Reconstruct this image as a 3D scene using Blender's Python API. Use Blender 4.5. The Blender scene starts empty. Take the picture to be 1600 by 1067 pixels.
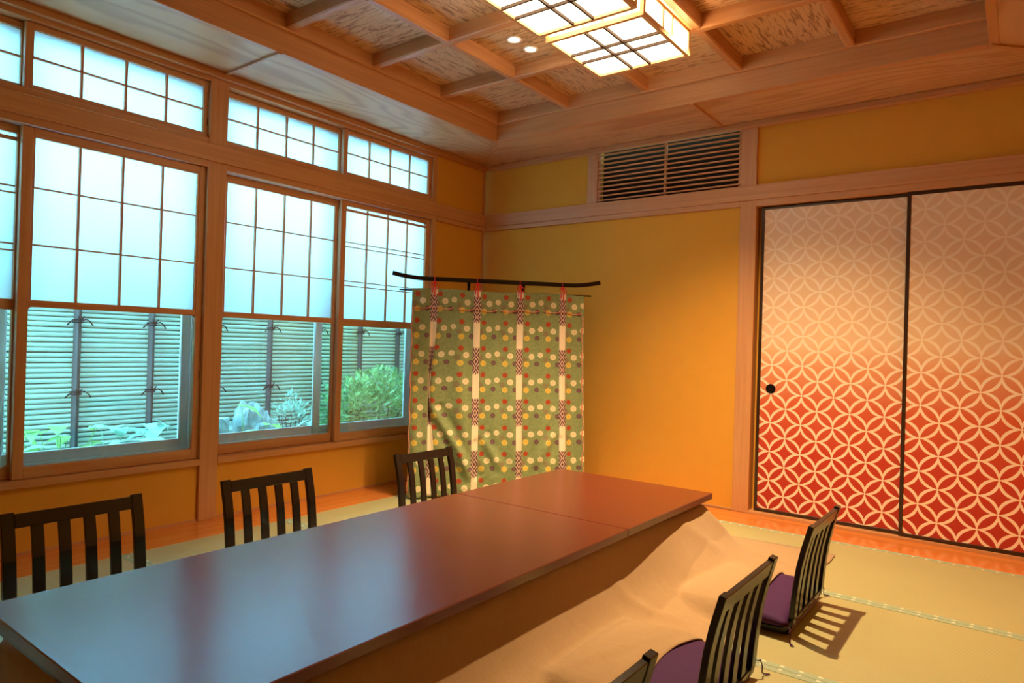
import bpy, bmesh, math, random
from mathutils import Vector, Matrix, noise as mnoise
rnd = random.Random(7)
scene = bpy.context.scene
COL = scene.collection

# ------------------------------------------------------------------ camera
cd = bpy.data.cameras.new('camera'); cam = bpy.data.objects.new('camera', cd); COL.objects.link(cam)
scene.camera = cam
cd.sensor_width = 36.0; cd.lens = 1060.305 / 1600 * 36; cd.clip_start = .05
yaw, pit, rol = math.radians(37.0444), math.radians(.1942), math.radians(1.7172)
fw = Vector((-math.sin(yaw)*math.cos(pit), math.cos(yaw)*math.cos(pit), math.sin(pit)))
rt = Vector((math.cos(yaw), math.sin(yaw), 0)); up = rt.cross(fw)
r2 = math.cos(rol)*rt + math.sin(rol)*up; u2 = -math.sin(rol)*rt + math.cos(rol)*up
M = Matrix((r2, u2, -fw)).transposed().to_4x4(); M.translation = (3.68044, -4.44499, 1.05025)
cam.matrix_world = M

# ------------------------------------------------------------------ world, exposure
w = bpy.data.worlds.new('world'); scene.world = w; w.use_nodes = True
bg = w.node_tree.nodes['Background']
bg.inputs['Color'].default_value = (.22, .66, 1.0, 1); bg.inputs['Strength'].default_value = 20.0
scene.view_settings.view_transform = 'Standard'; scene.view_settings.look = 'None'
scene.view_settings.gamma = 1.0; scene.view_settings.use_curve_mapping = False
scene.view_settings.exposure = 0.84
WARM = (1.0, .70, .36)
LANTERN = 4.8; SPOT = 100.0

# ------------------------------------------------------------------ node helpers
def new_mat(name):
    m = bpy.data.materials.new(name); m.use_nodes = True
    nt = m.node_tree; b = nt.nodes['Principled BSDF']
    return m, nt, b
def nd(nt, typ, **kw):
    n = nt.nodes.new(typ)
    for k, v in kw.items():
        if k == 'ins':
            for i, x in v.items():
                if hasattr(x, 'is_output'): nt.links.new(x, n.inputs[i])
                else: n.inputs[i].default_value = x
        else: setattr(n, k, v)
    return n
def mth(nt, op, a, b=0.0, c=0.0):
    n = nd(nt, 'ShaderNodeMath', operation=op, ins={0: a, 1: b, 2: c}); return n.outputs[0]
def mix(nt, f, a, b, mode='MIX'):
    n = nd(nt, 'ShaderNodeMix', data_type='RGBA', blend_type=mode, ins={0: f, 6: a, 7: b}); return n.outputs[2]
def rgb(c): return (c[0], c[1], c[2], 1)
def ramp(nt, f, stops):
    n = nd(nt, 'ShaderNodeValToRGB', ins={0: f}); e = n.color_ramp.elements
    while len(e) < len(stops): e.new(.5)
    for i, (p, c) in enumerate(stops): e[i].position = p; e[i].color = rgb(c)
    return n.outputs[0]
def coords(nt, scale=(1, 1, 1), kind='Object', loc=(0, 0, 0)):
    t = nd(nt, 'ShaderNodeTexCoord')
    return nd(nt, 'ShaderNodeMapping', ins={0: t.outputs[kind], 1: loc, 3: scale}).outputs[0]
def noise(nt, v, scale, detail=3, rough=.55, dist=0):
    return nd(nt, 'ShaderNodeTexNoise', ins={'Vector': v, 'Scale': scale, 'Detail': detail, 'Roughness': rough, 'Distortion': dist}).outputs[0]
def bump(nt, b, h, s=.3, d=.01):
    nt.links.new(nd(nt, 'ShaderNodeBump', ins={'Height': h, 'Strength': s, 'Distance': d}).outputs[0], b.inputs['Normal'])
def setc(nt, b, c):
    if hasattr(c, 'is_output'): nt.links.new(c, b.inputs['Base Color'])
    else: b.inputs['Base Color'].default_value = rgb(c)
def plain(name, c, rough=.5, var=.12, scale=14, metal=0, spec=.5, bmp=0):
    m, nt, b = new_mat(name)
    n = noise(nt, coords(nt), scale, 4)
    setc(nt, b, mix(nt, n, rgb([x*(1-var) for x in c]), rgb([min(1, x*(1+var)) for x in c])))
    b.inputs['Roughness'].default_value = rough; b.inputs['Metallic'].default_value = metal
    b.inputs['Specular IOR Level'].default_value = spec
    if bmp: bump(nt, b, n, bmp, .004)
    return m
def axs(along, across, ax): return tuple(along if i == ax else across for i in range(3))
def wood(name, c1, c2, ax, rough=.42, across=26, spec=.4):
    m, nt, b = new_mat(name)
    n1 = noise(nt, coords(nt, axs(.7, across, ax)), 2.2, 4)
    n2 = noise(nt, coords(nt, axs(2.0, 190, ax)), 1.0, 2)
    c = ramp(nt, n1, [(.3, c1), (.7, c2)])
    c = mix(nt, mth(nt, 'MULTIPLY', n2, .35), c, rgb([x*.62 for x in c1]))
    setc(nt, b, c); b.inputs['Roughness'].default_value = rough; b.inputs['Specular IOR Level'].default_value = spec
    bump(nt, b, n2, .06, .002)
    return m
def figured(name, c1, c2, ax, cross):
    # flat-sawn board: nested cathedral grain
    m, nt, b = new_mat(name)
    v = coords(nt, axs(.55, 3.4, ax))
    n0 = noise(nt, v, 1.0, 1.5, .4)
    wv = mth(nt, 'SINE', mth(nt, 'MULTIPLY', n0, 95.0))
    f = mth(nt, 'POWER', mth(nt, 'MULTIPLY_ADD', wv, .5, .5), 2.5)
    n2 = noise(nt, coords(nt, axs(2, 150, ax)), 1, 2)
    c = mix(nt, mth(nt, 'MULTIPLY', f, .55), rgb(c1), rgb(c2))
    c = mix(nt, mth(nt, 'MULTIPLY', n2, .25), c, rgb([x*.7 for x in c1]))
    setc(nt, b, c); b.inputs['Roughness'].default_value = .5; b.inputs['Specular IOR Level'].default_value = .3
    return m
def streaky(name, c1, c2, ax, off):
    # ceiling board with dark raised grain flecks
    m, nt, b = new_mat(name)
    v = coords(nt, axs(5.0, 42, ax), loc=(off, off*2, 0))
    n1 = noise(nt, v, 1.6, 4, .6, .9)
    n2 = noise(nt, coords(nt, axs(6, 90, ax)), 1.2, 2)
    f = ramp(nt, n1, [(.50, (0, 0, 0)), (.62, (1, 1, 1))])
    c = mix(nt, mth(nt, 'MULTIPLY', f, .85), rgb(c1), rgb(c2))
    c = mix(nt, mth(nt, 'MULTIPLY', n2, .3), c, rgb([x*.6 for x in c1]))
    setc(nt, b, c); b.inputs['Roughness'].default_value = .55; b.inputs['Specular IOR Level'].default_value = .25
    bump(nt, b, n1, .15, .004)
    return m

W1, W2 = (.56, .25, .095), (.68, .335, .14)
WX, WY, WZ = (wood('trim_wood_%s' % 'xyz'[i], W1, W2, i) for i in range(3))
FX, FY = wood('floor_board_wood_x', (.60, .17, .03), (.72, .25, .06), 0, .16, 14, .6), wood('floor_board_wood_y', (.60, .17, .03), (.72, .25, .06), 1, .16, 14, .6)
SX, SY = figured('soffit_wood_x', (.66, .37, .18), (.40, .18, .07), 0, 1), figured('soffit_wood_y', (.66, .37, .18), (.40, .18, .07), 1, 0)
CP = [streaky('ceiling_board_%d' % i, (.70, .43, .22), (.20, .08, .03), i % 2, i*3.7) for i in range(4)]
LX, LY, LZ = (wood('lantern_wood_%s' % 'xyz'[i], (.72, .42, .19), (.8, .5, .25), i, .5, 40) for i in range(3))
PLASTER = plain('ochre_plaster', (.68, .315, .026), .85, .05, 9, bmp=.04)
BLACK = plain('black_lacquer', (.006, .005, .005), .25, .2, 5, spec=.5)
DARKFRAME = plain('fusuma_frame_lacquer', (.035, .016, .008), .3, .2, 6)
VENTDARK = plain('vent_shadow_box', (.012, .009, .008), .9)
ALU = plain('grey_aluminium', (.75, .76, .76), .45, .05, 8, metal=.0)
PURPLE = plain('purple_cushion_cloth', (.060, .016, .075), .75, .18, 60, spec=.2, bmp=.1)
ROPE = plain('black_palm_rope', (.012, .012, .014), .9)
BAMBOO = None
BAMBOODARK = plain('smoked_bamboo', (.055, .032, .028), .5, .35, 9)
STONE = plain('grey_garden_stone', (.34, .36, .34), .85, .7, 22, bmp=.8)
EARTH = plain('garden_earth', (.16, .18, .12), .95, .4, 12, bmp=.5)
WHITEMETAL = plain('white_trim_metal', (.78, .76, .72), .35, .03)
REDCORD = plain('red_silk_cord', (.72, .015, .010), .55, .15, 40)
def bamboo():
    m, nt, b = new_mat('pale_bamboo')
    n1 = noise(nt, coords(nt, (30, 2.2, 30)), 1.5, 3)
    setc(nt, b, ramp(nt, n1, [(.25, (.50, .50, .40)), (.75, (.70, .69, .57))]))
    b.inputs['Roughness'].default_value = .8; b.inputs['Specular IOR Level'].default_value = .15
    return m
BAMBOO = bamboo()
def leafmat(name, c1, c2, tr):
    m, nt, b = new_mat(name)
    g = nd(nt, 'ShaderNodeObjectInfo').outputs['Random']
    n = ramp(nt, noise(nt, coords(nt), 14, 3), [(.35, (0, 0, 0)), (.65, (1, 1, 1))])
    c = mix(nt, n, rgb(c1), rgb(c2))
    setc(nt, b, c); b.inputs['Roughness'].default_value = .4
    t = nd(nt, 'ShaderNodeBsdfTranslucent', ins={0: c})
    mx = nd(nt, 'ShaderNodeMixShader', ins={0: tr, 1: b.outputs[0], 2: t.outputs[0]})
    nt.links.new(mx.outputs[0], nt.nodes['Material Output'].inputs[0])
    return m
LEAF = leafmat('broad_leaf_green', (.30, .48, .16), (.52, .66, .22), .45)
LEAFPALE = leafmat('pale_leaf_green', (.42, .60, .48), (.60, .74, .60), .45)
SHRUBLEAF = leafmat('shrub_leaf_green', (.10, .26, .10), (.55, .70, .30), .4)
def glass():
    m, nt, b = new_mat('clear_glass')
    tr = nd(nt, 'ShaderNodeBsdfTransparent', ins={0: (.93, .98, .97, 1)})
    gl = nd(nt, 'ShaderNodeBsdfGlossy', ins={0: (1, 1, 1, 1), 1: .01})
    fr = nd(nt, 'ShaderNodeFresnel', ins={0: 1.35})
    mx = nd(nt, 'ShaderNodeMixShader', ins={0: fr.outputs[0], 1: tr.outputs[0], 2: gl.outputs[0]})
    nt.links.new(mx.outputs[0], nt.nodes['Material Output'].inputs[0])
    return m
GLASS = glass()
def frosted():
    m, nt, b = new_mat('frosted_glass')
    t = nd(nt, 'ShaderNodeBsdfTranslucent', ins={0: (.92, .95, .96, 1)})
    d = nd(nt, 'ShaderNodeBsdfPrincipled', ins={'Base Color': (.75, .80, .80, 1), 'Roughness': .4})
    mx = nd(nt, 'ShaderNodeMixShader', ins={0: .22, 1: t.outputs[0], 2: d.outputs[0]})
    nt.links.new(mx.outputs[0], nt.nodes['Material Output'].inputs[0])
    return m
FROST = frosted()
def emit(name, c, s):
    m, nt, b = new_mat(name)
    b.inputs['Base Color'].default_value = (.9, .85, .75, 1)
    b.inputs['Emission Color'].default_value = rgb(c); b.inputs['Emission Strength'].default_value = s
    return m
PANE = emit('lantern_paper_lit', (1.0, .80, .50), LANTERN)
LENS = emit('downlight_lens_lit', (1.0, .88, .62), 5.0)
def tatami():
    m, nt, b = new_mat('tatami_rush')
    v = coords(nt)
    s = nd(nt, 'ShaderNodeSeparateXYZ', ins={0: v})
    st = mth(nt, 'SINE', mth(nt, 'MULTIPLY', s.outputs[1], 2*math.pi/.0125))
    n1 = noise(nt, coords(nt, (60, 400, 1)), 1, 2); n2 = noise(nt, v, 2.2, 3)
    c = mix(nt, n2, rgb((.37, .34, .155)), rgb((.43, .395, .19)))
    c = mix(nt, mth(nt, 'MULTIPLY', n1, .3), c, rgb((.30, .27, .11)))
    setc(nt, b, c); b.inputs['Roughness'].default_value = .45; b.inputs['Specular IOR Level'].default_value = .8
    bump(nt, b, st, .18, .002)
    return m
TATAMI = tatami()
def heri():
    m, nt, b = new_mat('green_tatami_tape')
    s = nd(nt, 'ShaderNodeSeparateXYZ', ins={0: coords(nt)})
    du = mth(nt, 'WRAP', s.outputs[0], .03, -.03)
    dv = mth(nt, 'WRAP', mth(nt, 'ADD', s.outputs[1], .0), .015, -.015)
    d = mth(nt, 'SQRT', mth(nt, 'ADD', mth(nt, 'POWER', mth(nt, 'MULTIPLY', du, .7), 2), mth(nt, 'POWER', dv, 2)))
    setc(nt, b, mix(nt, mth(nt, 'LESS_THAN', d, .0055), rgb((.30, .36, .24)), rgb((.72, .66, .48))))
    b.inputs['Roughness'].default_value = .7
    return m
HERI = heri()
def table_lacquer():
    m, nt, b = new_mat('brown_red_lacquer')
    n = noise(nt, coords(nt), 160, 3)
    n2 = noise(nt, coords(nt), 5, 3)
    setc(nt, b, mix(nt, n2, rgb((.105, .015, .007)), rgb((.13, .019, .008))))
    b.inputs['IOR'].default_value = 1.95
    nt.links.new(mth(nt, 'ADD', mth(nt, 'MULTIPLY', n, .06), .225), b.inputs['Roughness'])
    bump(nt, b, n, .03, .0005)
    return m
LACQUER = table_lacquer()
def blanket_mat():
    m, nt, b = new_mat('beige_fleece')
    n1 = noise(nt, coords(nt), 320, 2); n2 = noise(nt, coords(nt, (18, 60, 18)), 1.5, 4)
    c = mix(nt, n2, rgb((.40, .25, .125)), rgb((.50, .33, .18)))
    c = mix(nt, mth(nt, 'MULTIPLY', n1, .35), c, rgb((.26, .15, .07)))
    setc(nt, b, c); b.inputs['Roughness'].default_value = .95; b.inputs['Specular IOR Level'].default_value = .1
    b.inputs['Sheen Weight'].default_value = .3
    bump(nt, b, n1, .35, .003)
    return m
FLEECE = blanket_mat()
def fusuma_mat(name, x0, z0, r=.0925):
    m, nt, b = new_mat(name)
    s = nd(nt, 'ShaderNodeSeparateXYZ', ins={0: coords(nt)})
    X, Z = s.outputs[0], s.outputs[2]
    p = mth(nt, 'ABSOLUTE', mth(nt, 'WRAP', mth(nt, 'DIVIDE', mth(nt, 'SUBTRACT', X, x0), r), 1, -1))
    q = mth(nt, 'ABSOLUTE', mth(nt, 'WRAP', mth(nt, 'DIVIDE', mth(nt, 'SUBTRACT', Z, z0), r), 1, -1))
    def arc(a, c):   # circle centred (1,0) in (a,c)
        e = mth(nt, 'SUBTRACT', 1.0, a)
        d2 = mth(nt, 'ADD', mth(nt, 'MULTIPLY', e, e), mth(nt, 'MULTIPLY', c, c))
        dist = mth(nt, 'ABSOLUTE', mth(nt, 'SUBTRACT', mth(nt, 'SQRT', d2), 1.0))
        s2 = mth(nt, 'DIVIDE', mth(nt, 'MULTIPLY', mth(nt, 'MULTIPLY', e, c), 2.0), d2)
        wd = mth(nt, 'ADD', mth(nt, 'MULTIPLY', s2, .062), .026)
        return mth(nt, 'LESS_THAN', dist, wd)
    line = mth(nt, 'MAXIMUM', arc(p, q), arc(q, p))
    nz = noise(nt, coords(nt), 3.0, 3)
    h = mth(nt, 'ADD', mth(nt, 'DIVIDE', Z, 1.98), mth(nt, 'MULTIPLY', mth(nt, 'SUBTRACT', nz, .5), .05))
    base = ramp(nt, h, [(.02, (.40, .028, .012)), (.22, (.50, .042, .016)), (.36, (.60, .10, .035)), (.48, (.70, .28, .13)), (.56, (.78, .50, .29)), (1.0, (.80, .56, .36))])
    setc(nt, b, mix(nt, line, base, rgb((.88, .69, .51))))
    nt.links.new(mth(nt, 'ADD', mth(nt, 'MULTIPLY', line, -.25), .65), b.inputs['Roughness'])
    b.inputs['Specular IOR Level'].default_value = .35
    return m
def brocade():
    m, nt, b = new_mat('green_chrysanthemum_brocade')
    t = nd(nt, 'ShaderNodeTexCoord'); s = nd(nt, 'ShaderNodeSeparateXYZ', ins={0: t.outputs['UV']})
    U, V = s.outputs[0], s.outputs[1]
    n1 = noise(nt, coords(nt, kind='UV'), 75, 3, .6, 1.5); n2 = noise(nt, coords(nt, kind='UV'), 3, 3)
    c = ramp(nt, n1, [(.35, (.17, .21, .085)), (.62, (.30, .335, .15))])
    c = mix(nt, mth(nt, 'MULTIPLY', n2, .5), c, rgb((.155, .22, .10)))
    def flower(c, u0, v0, R, col, inner, n=10, ring=False):
        du = mth(nt, 'WRAP', mth(nt, 'SUBTRACT', U, u0), .151, -.151)
        dv = mth(nt, 'WRAP', mth(nt, 'SUBTRACT', V, v0), .0895, -.0895)
        d = mth(nt, 'SQRT', mth(nt, 'ADD', mth(nt, 'MULTIPLY', du, du), mth(nt, 'MULTIPLY', dv, dv)))
        a = mth(nt, 'COSINE', mth(nt, 'MULTIPLY', mth(nt, 'ARCTAN2', dv, du), float(n)))
        rr = mth(nt, 'ADD', R, mth(nt, 'MULTIPLY', a, R*.09))
        k = mth(nt, 'LESS_THAN', d, rr)
        if ring: k = mth(nt, 'MULTIPLY', k, mth(nt, 'GREATER_THAN', mth(nt, 'ABSOLUTE', a), .55))
        c = mix(nt, k, c, rgb(col))
        k2 = mth(nt, 'MULTIPLY', mth(nt, 'LESS_THAN', d, R*.62), mth(nt, 'GREATER_THAN', a, .2))
        k2 = mth(nt, 'MAXIMUM', k2, mth(nt, 'LESS_THAN', d, R*.22))
        if not ring: c = mix(nt, mth(nt, 'MULTIPLY', k2, .55), c, rgb(inner))
        return c
    red, wht, yel, pur = (.38, .055, .014), (.72, .62, .40), (.66, .46, .09), (.13, .06, .075)
    for k in (0, .151):
        c = flower(c, k-.017, .067-.067-.066, .018, (.22, .13, .085), pur, 5, True)
        c = flower(c, k, -.100, .0195, yel, (.50, .32, .04))
        c = flower(c, k+.035, -.046, .0205, wht, (.55, .42, .22))
        c = flower(c, k, 0, .0175, red, (.30, .03, .012), 9)
    c = flower(c, .222, -.096, .0165, pur, (.25, .14, .15), 9)
    c = flower(c, .066, -.098, .0165, pur, (.25, .14, .15), 9)
    c = flower(c, .247, -.034, .0185, wht, (.55, .42, .22))
    setc(nt, b, c); b.inputs['Roughness'].default_value = .62; b.inputs['Specular IOR Level'].default_value = .3
    b.inputs['Sheen Weight'].default_value = .2
    bump(nt, b, n1, .12, .001)
    return m
BROCADE = brocade()
def ribbon_mat():
    m, nt, b = new_mat('white_purple_lozenge_ribbon')
    t = nd(nt, 'ShaderNodeTexCoord'); s = nd(nt, 'ShaderNodeSeparateXYZ', ins={0: t.outputs['UV']})
    U, V = s.outputs[0], s.outputs[1]      # U: -1..1 across, V: metres below top
    a = mth(nt, 'ABSOLUTE', U)
    pv = mth(nt, 'DIVIDE', mth(nt, 'PINGPONG', mth(nt, 'SUBTRACT', V, .048), .0435), .0435)
    f = mth(nt, 'FRACT', mth(nt, 'MULTIPLY', mth(nt, 'ADD', mth(nt, 'MULTIPLY', a, .9), pv), 1.55))
    st = mth(nt, 'LESS_THAN', f, .5)
    jag = mth(nt, 'MULTIPLY', mth(nt, 'PINGPONG', a, .25), .06)
    ph = mth(nt, 'WRAP', mth(nt, 'ADD', mth(nt, 'SUBTRACT', V, .048), jag), .349, 0.0)
    blk = mth(nt, 'LESS_THAN', ph, .178)
    pat = mix(nt, st, rgb((.60, .42, .36)), rgb((.075, .018, .035)))
    setc(nt, b, mix(nt, blk, rgb((.80, .68, .52)), pat)); b.inputs['Roughness'].default_value = .6
    return m
RIBBON = ribbon_mat()
def cord_mat():
    m, nt, b = new_mat('red_white_twisted_cord')
    t = nd(nt, 'ShaderNodeTexCoord'); s = nd(nt, 'ShaderNodeSeparateXYZ', ins={0: t.outputs['Object']})
    f = mth(nt, 'GREATER_THAN', mth(nt, 'WRAP', s.outputs[2], .004, -.004), .0005)
    setc(nt, b, mix(nt, f, rgb((.62, .07, .02)), rgb((.80, .52, .36)))); b.inputs['Roughness'].default_value = .6
    return m
CORD = cord_mat()

# ------------------------------------------------------------------ mesh helpers
ORG = {}
def origin(o): return ORG.get(o.name, Vector((0, 0, 0))) if o else Vector((0, 0, 0))
class MB:
    def __init__(s): s.v = []; s.f = []; s.uv = {}
    def box(s, x0, x1, y0, y1, z0, z1):
        b = len(s.v)
        s.v += [(x, y, z) for z in (z0, z1) for y in (y0, y1) for x in (x0, x1)]
        s.f += [tuple(b+i for i in q) for q in ((0, 2, 3, 1), (4, 5, 7, 6), (0, 1, 5, 4), (2, 6, 7, 3), (0, 4, 6, 2), (1, 3, 7, 5))]
        return s
    def prism(s, pts, h, axis=2, base=0):
        # polygon in the plane across `axis`, extruded base..h
        n = len(pts); b = len(s.v)
        for k in (base, h):
            for (p, q) in pts:
                c = [p, q]; c.insert(axis, k); s.v.append(tuple(c))
        s.f.append(tuple(range(b+n-1, b-1, -1))); s.f.append(tuple(range(b+n, b+2*n)))
        for i in range(n): j = (i+1) % n; s.f.append((b+i, b+j, b+n+j, b+n+i))
        return s
    def sweep(s, path, prof, side, close=True):
        # rectangular / polygon section carried along a path; side = fixed sideways axis
        side = Vector(side).normalized(); P = [Vector(p) for p in path]; n = len(prof); b = len(s.v)
        for i, p in enumerate(P):
            t = (P[min(i+1, len(P)-1)] - P[max(i-1, 0)]).normalized(); nn = side.cross(t).normalized()
            for (a, c) in prof: s.v.append(tuple(p + side*a + nn*c))
        for i in range(len(P)-1):
            for k in range(n):
                l = (k+1) % n; s.f.append((b+i*n+k, b+i*n+l, b+(i+1)*n+l, b+(i+1)*n+k))
        s.f.append(tuple(b+k for k in range(n-1, -1, -1))); e = b+(len(P)-1)*n; s.f.append(tuple(e+k for k in range(n)))
        return s
    def tube(s, path, rad, n=8):
        P = [Vector(p) for p in path]; b = len(s.v)
        R = rad if isinstance(rad, (list, tuple)) else [rad]*len(P)
        ref = Vector((0, 0, 1))
        for i, p in enumerate(P):
            t = (P[min(i+1, len(P)-1)] - P[max(i-1, 0)]).normalized()
            a = t.cross(ref if abs(t.dot(ref)) < .95 else Vector((1, 0, 0))).normalized(); c = t.cross(a)
            for k in range(n):
                an = 2*math.pi*k/n; s.v.append(tuple(p + R[i]*(math.cos(an)*a + math.sin(an)*c)))
        for i in range(len(P)-1):
            for k in range(n):
                l = (k+1) % n; s.f.append((b+i*n+k, b+(i+1)*n+k, b+(i+1)*n+l, b+i*n+l))
        s.f.append(tuple(b+k for k in range(n))); e = b+(len(P)-1)*n; s.f.append(tuple(e+k for k in range(n-1, -1, -1)))
        return s
    def lathe(s, prof, c, n=28):
        b = len(s.v)
        for (r, z) in prof:
            for k in range(n): a = 2*math.pi*k/n; s.v.append((c[0]+r*math.cos(a), c[1]+r*math.sin(a), c[2]+z))
        for i in range(len(prof)-1):
            for k in range(n):
                l = (k+1) % n; s.f.append((b+i*n+k, b+i*n+l, b+(i+1)*n+l, b+(i+1)*n+k))
        return s
    def build(s, name, mat, parent=None, smooth=False, bev=0, seg=1):
        o = origin(parent); me = bpy.data.meshes.new(name)
        me.from_pydata([(x-o[0], y-o[1], z-o[2]) for x, y, z in s.v], [], s.f)
        if bev or smooth is False:
            bm = bmesh.new(); bm.from_mesh(me); bmesh.ops.recalc_face_normals(bm, faces=bm.faces)
            if bev: bmesh.ops.bevel(bm, geom=bm.edges[:], offset=bev, segments=seg, affect='EDGES', profile=.5)
            bm.to_mesh(me); bm.free()
        me.materials.append(mat)
        if smooth: me.polygons.foreach_set('use_smooth', [True]*len(me.polygons))
        ob = bpy.data.objects.new(name, me); COL.objects.link(ob)
        if parent: ob.parent = parent; ORG[ob.name] = o.copy()
        return ob
def box(name, x0, x1, y0, y1, z0, z1, mat, parent=None, bev=0):
    return MB().box(x0, x1, y0, y1, z0, z1).build(name, mat, parent, bev=bev)
def tag(o, label, cat, group=None):
    o['label'] = label; o['category'] = cat
    if group: o['group'] = group
    return o
def struct(o, label=None):
    o['kind'] = 'structure'
    if label: o['label'] = label
    return o
def thing(name, loc, label, cat, group=None):
    o = bpy.data.objects.new(name, None); COL.objects.link(o); o.location = loc; o.empty_display_size = .1
    ORG[o.name] = Vector(loc)
    return tag(o, label, cat, group)
def copy_tree(o, parent=None):
    c = o.copy(); COL.objects.link(c); c.parent = parent
    for ch in list(o.children): copy_tree(ch, c)
    return c

# ------------------------------------------------------------------ room dimensions
XR, YF = 4.04, -5.10          # right wall, wall behind the camera
P1, P2 = -2.446, -2.339       # middle post of the window wall
P0a, P0b = -4.353, -4.246     # next post, outside the frame
E1, E2 = -.634, -.592         # thin end post
ZS0, ZS1, ZH0, ZN0, ZN1, ZR0, ZR1, ZM0, ZC = .314, .352, 1.993, 2.03, 2.127, 2.160, 2.476, 2.503, 2.54

# ------------------------------------------------------------------ floor
fl = struct(box('floor', -.15, XR+.1, YF-.1, .12, -.12, -.03, plain('subfloor_wood', (.3, .2, .1), .8)), 'tatami floor with glossy orange wooden border')
BX0, BY1, BX1 = .31, -.304, XR-.31
MB().box(-.03, BX0, YF, .0, -.03, 0).build('border_board', FY, fl, bev=.0015)
MB().box(BX0, XR, BY1, 0, -.03, 0).build('border_board', FX, fl, bev=.0015)
MB().box(BX1, XR, YF, BY1, -.03, 0).build('border_board', FY, fl, bev=.0015)
rows = [BY1, -1.222, -2.095, -2.965, -3.845, -4.72, YF]
cols = [BX0, (BX0+BX1)/2, BX1]
for i in range(6):
    for j in range(2):
        a, b_, c_, d_ = cols[j]+.001, cols[j+1]-.001, rows[i+1]+.001, rows[i]-.001
        mt = MB().box(a, b_, c_, d_, -.03, 0).build('tatami_mat', TATAMI, fl, bev=.002)
        for (e0, e1) in ((c_, c_+.03), (d_-.03, d_)):
            MB().box(a, b_, e0, e1, -.002, .0012).build('edging_tape', HERI, mt)

# ------------------------------------------------------------------ window wall (left)
PX = -.02
wl = MB()
wl.box(-.13, PX, YF, 0, -.03, ZS0)
wl.box(-.13, PX, E2, 0, ZS0, ZM0+.06)
wl.box(-.13, PX, YF, P0a, ZS0, ZM0+.06)
wl.box(-.13, -.10, P0a, E2, ZM0, ZM0+.3)
wl = struct(wl.build('wall_left', PLASTER), 'ochre plaster wall with timber-framed windows')
def post(y0, y1, par, z1=ZM0): return box('post', -.12, 0, y0, y1, -.0, z1, WZ, par, .002)
post(P1, P2, wl); post(P0a, P0b, wl); box('end_post', -.12, -.004, E1, E2, ZS0, ZM0, WZ, wl, .001)
box('lintel_beam', -.12, .012, YF, 0.0, ZN0, ZN1, WY, wl, .002)
for (a, b_) in ((YF, P0a), (P0b, P1), (P2, E1), (E2, 0)):
    box('head_rail', -.12 if a < E1 and a > YF else PX-.002, .0, a, b_, ZH0+.002, ZN0, WY, wl, .001)
for (a, b_) in ((P0b, P1), (P2, E1)):
    box('window_sill', -.15, .002, a, b_, ZS0, ZS1-.002, WY, wl, .002)
    box('transom_sill', -.12, -.004, a, b_, ZN1, ZR0-.001, WY, wl, .001)
    box('transom_head', -.12, -.002, a, b_, ZR1+.003, ZM0, WY, wl, .001)
box('crown_rail', PX, .03, YF, 0, ZM0, ZC-.002, WY, wl, .002)
box('corner_bead', PX, -.004, -.016, .0, 0, ZM0, WZ, wl)
box('skirting_strip', PX, -.012, YF, 0, 0, .012, WY, wl)

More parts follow.
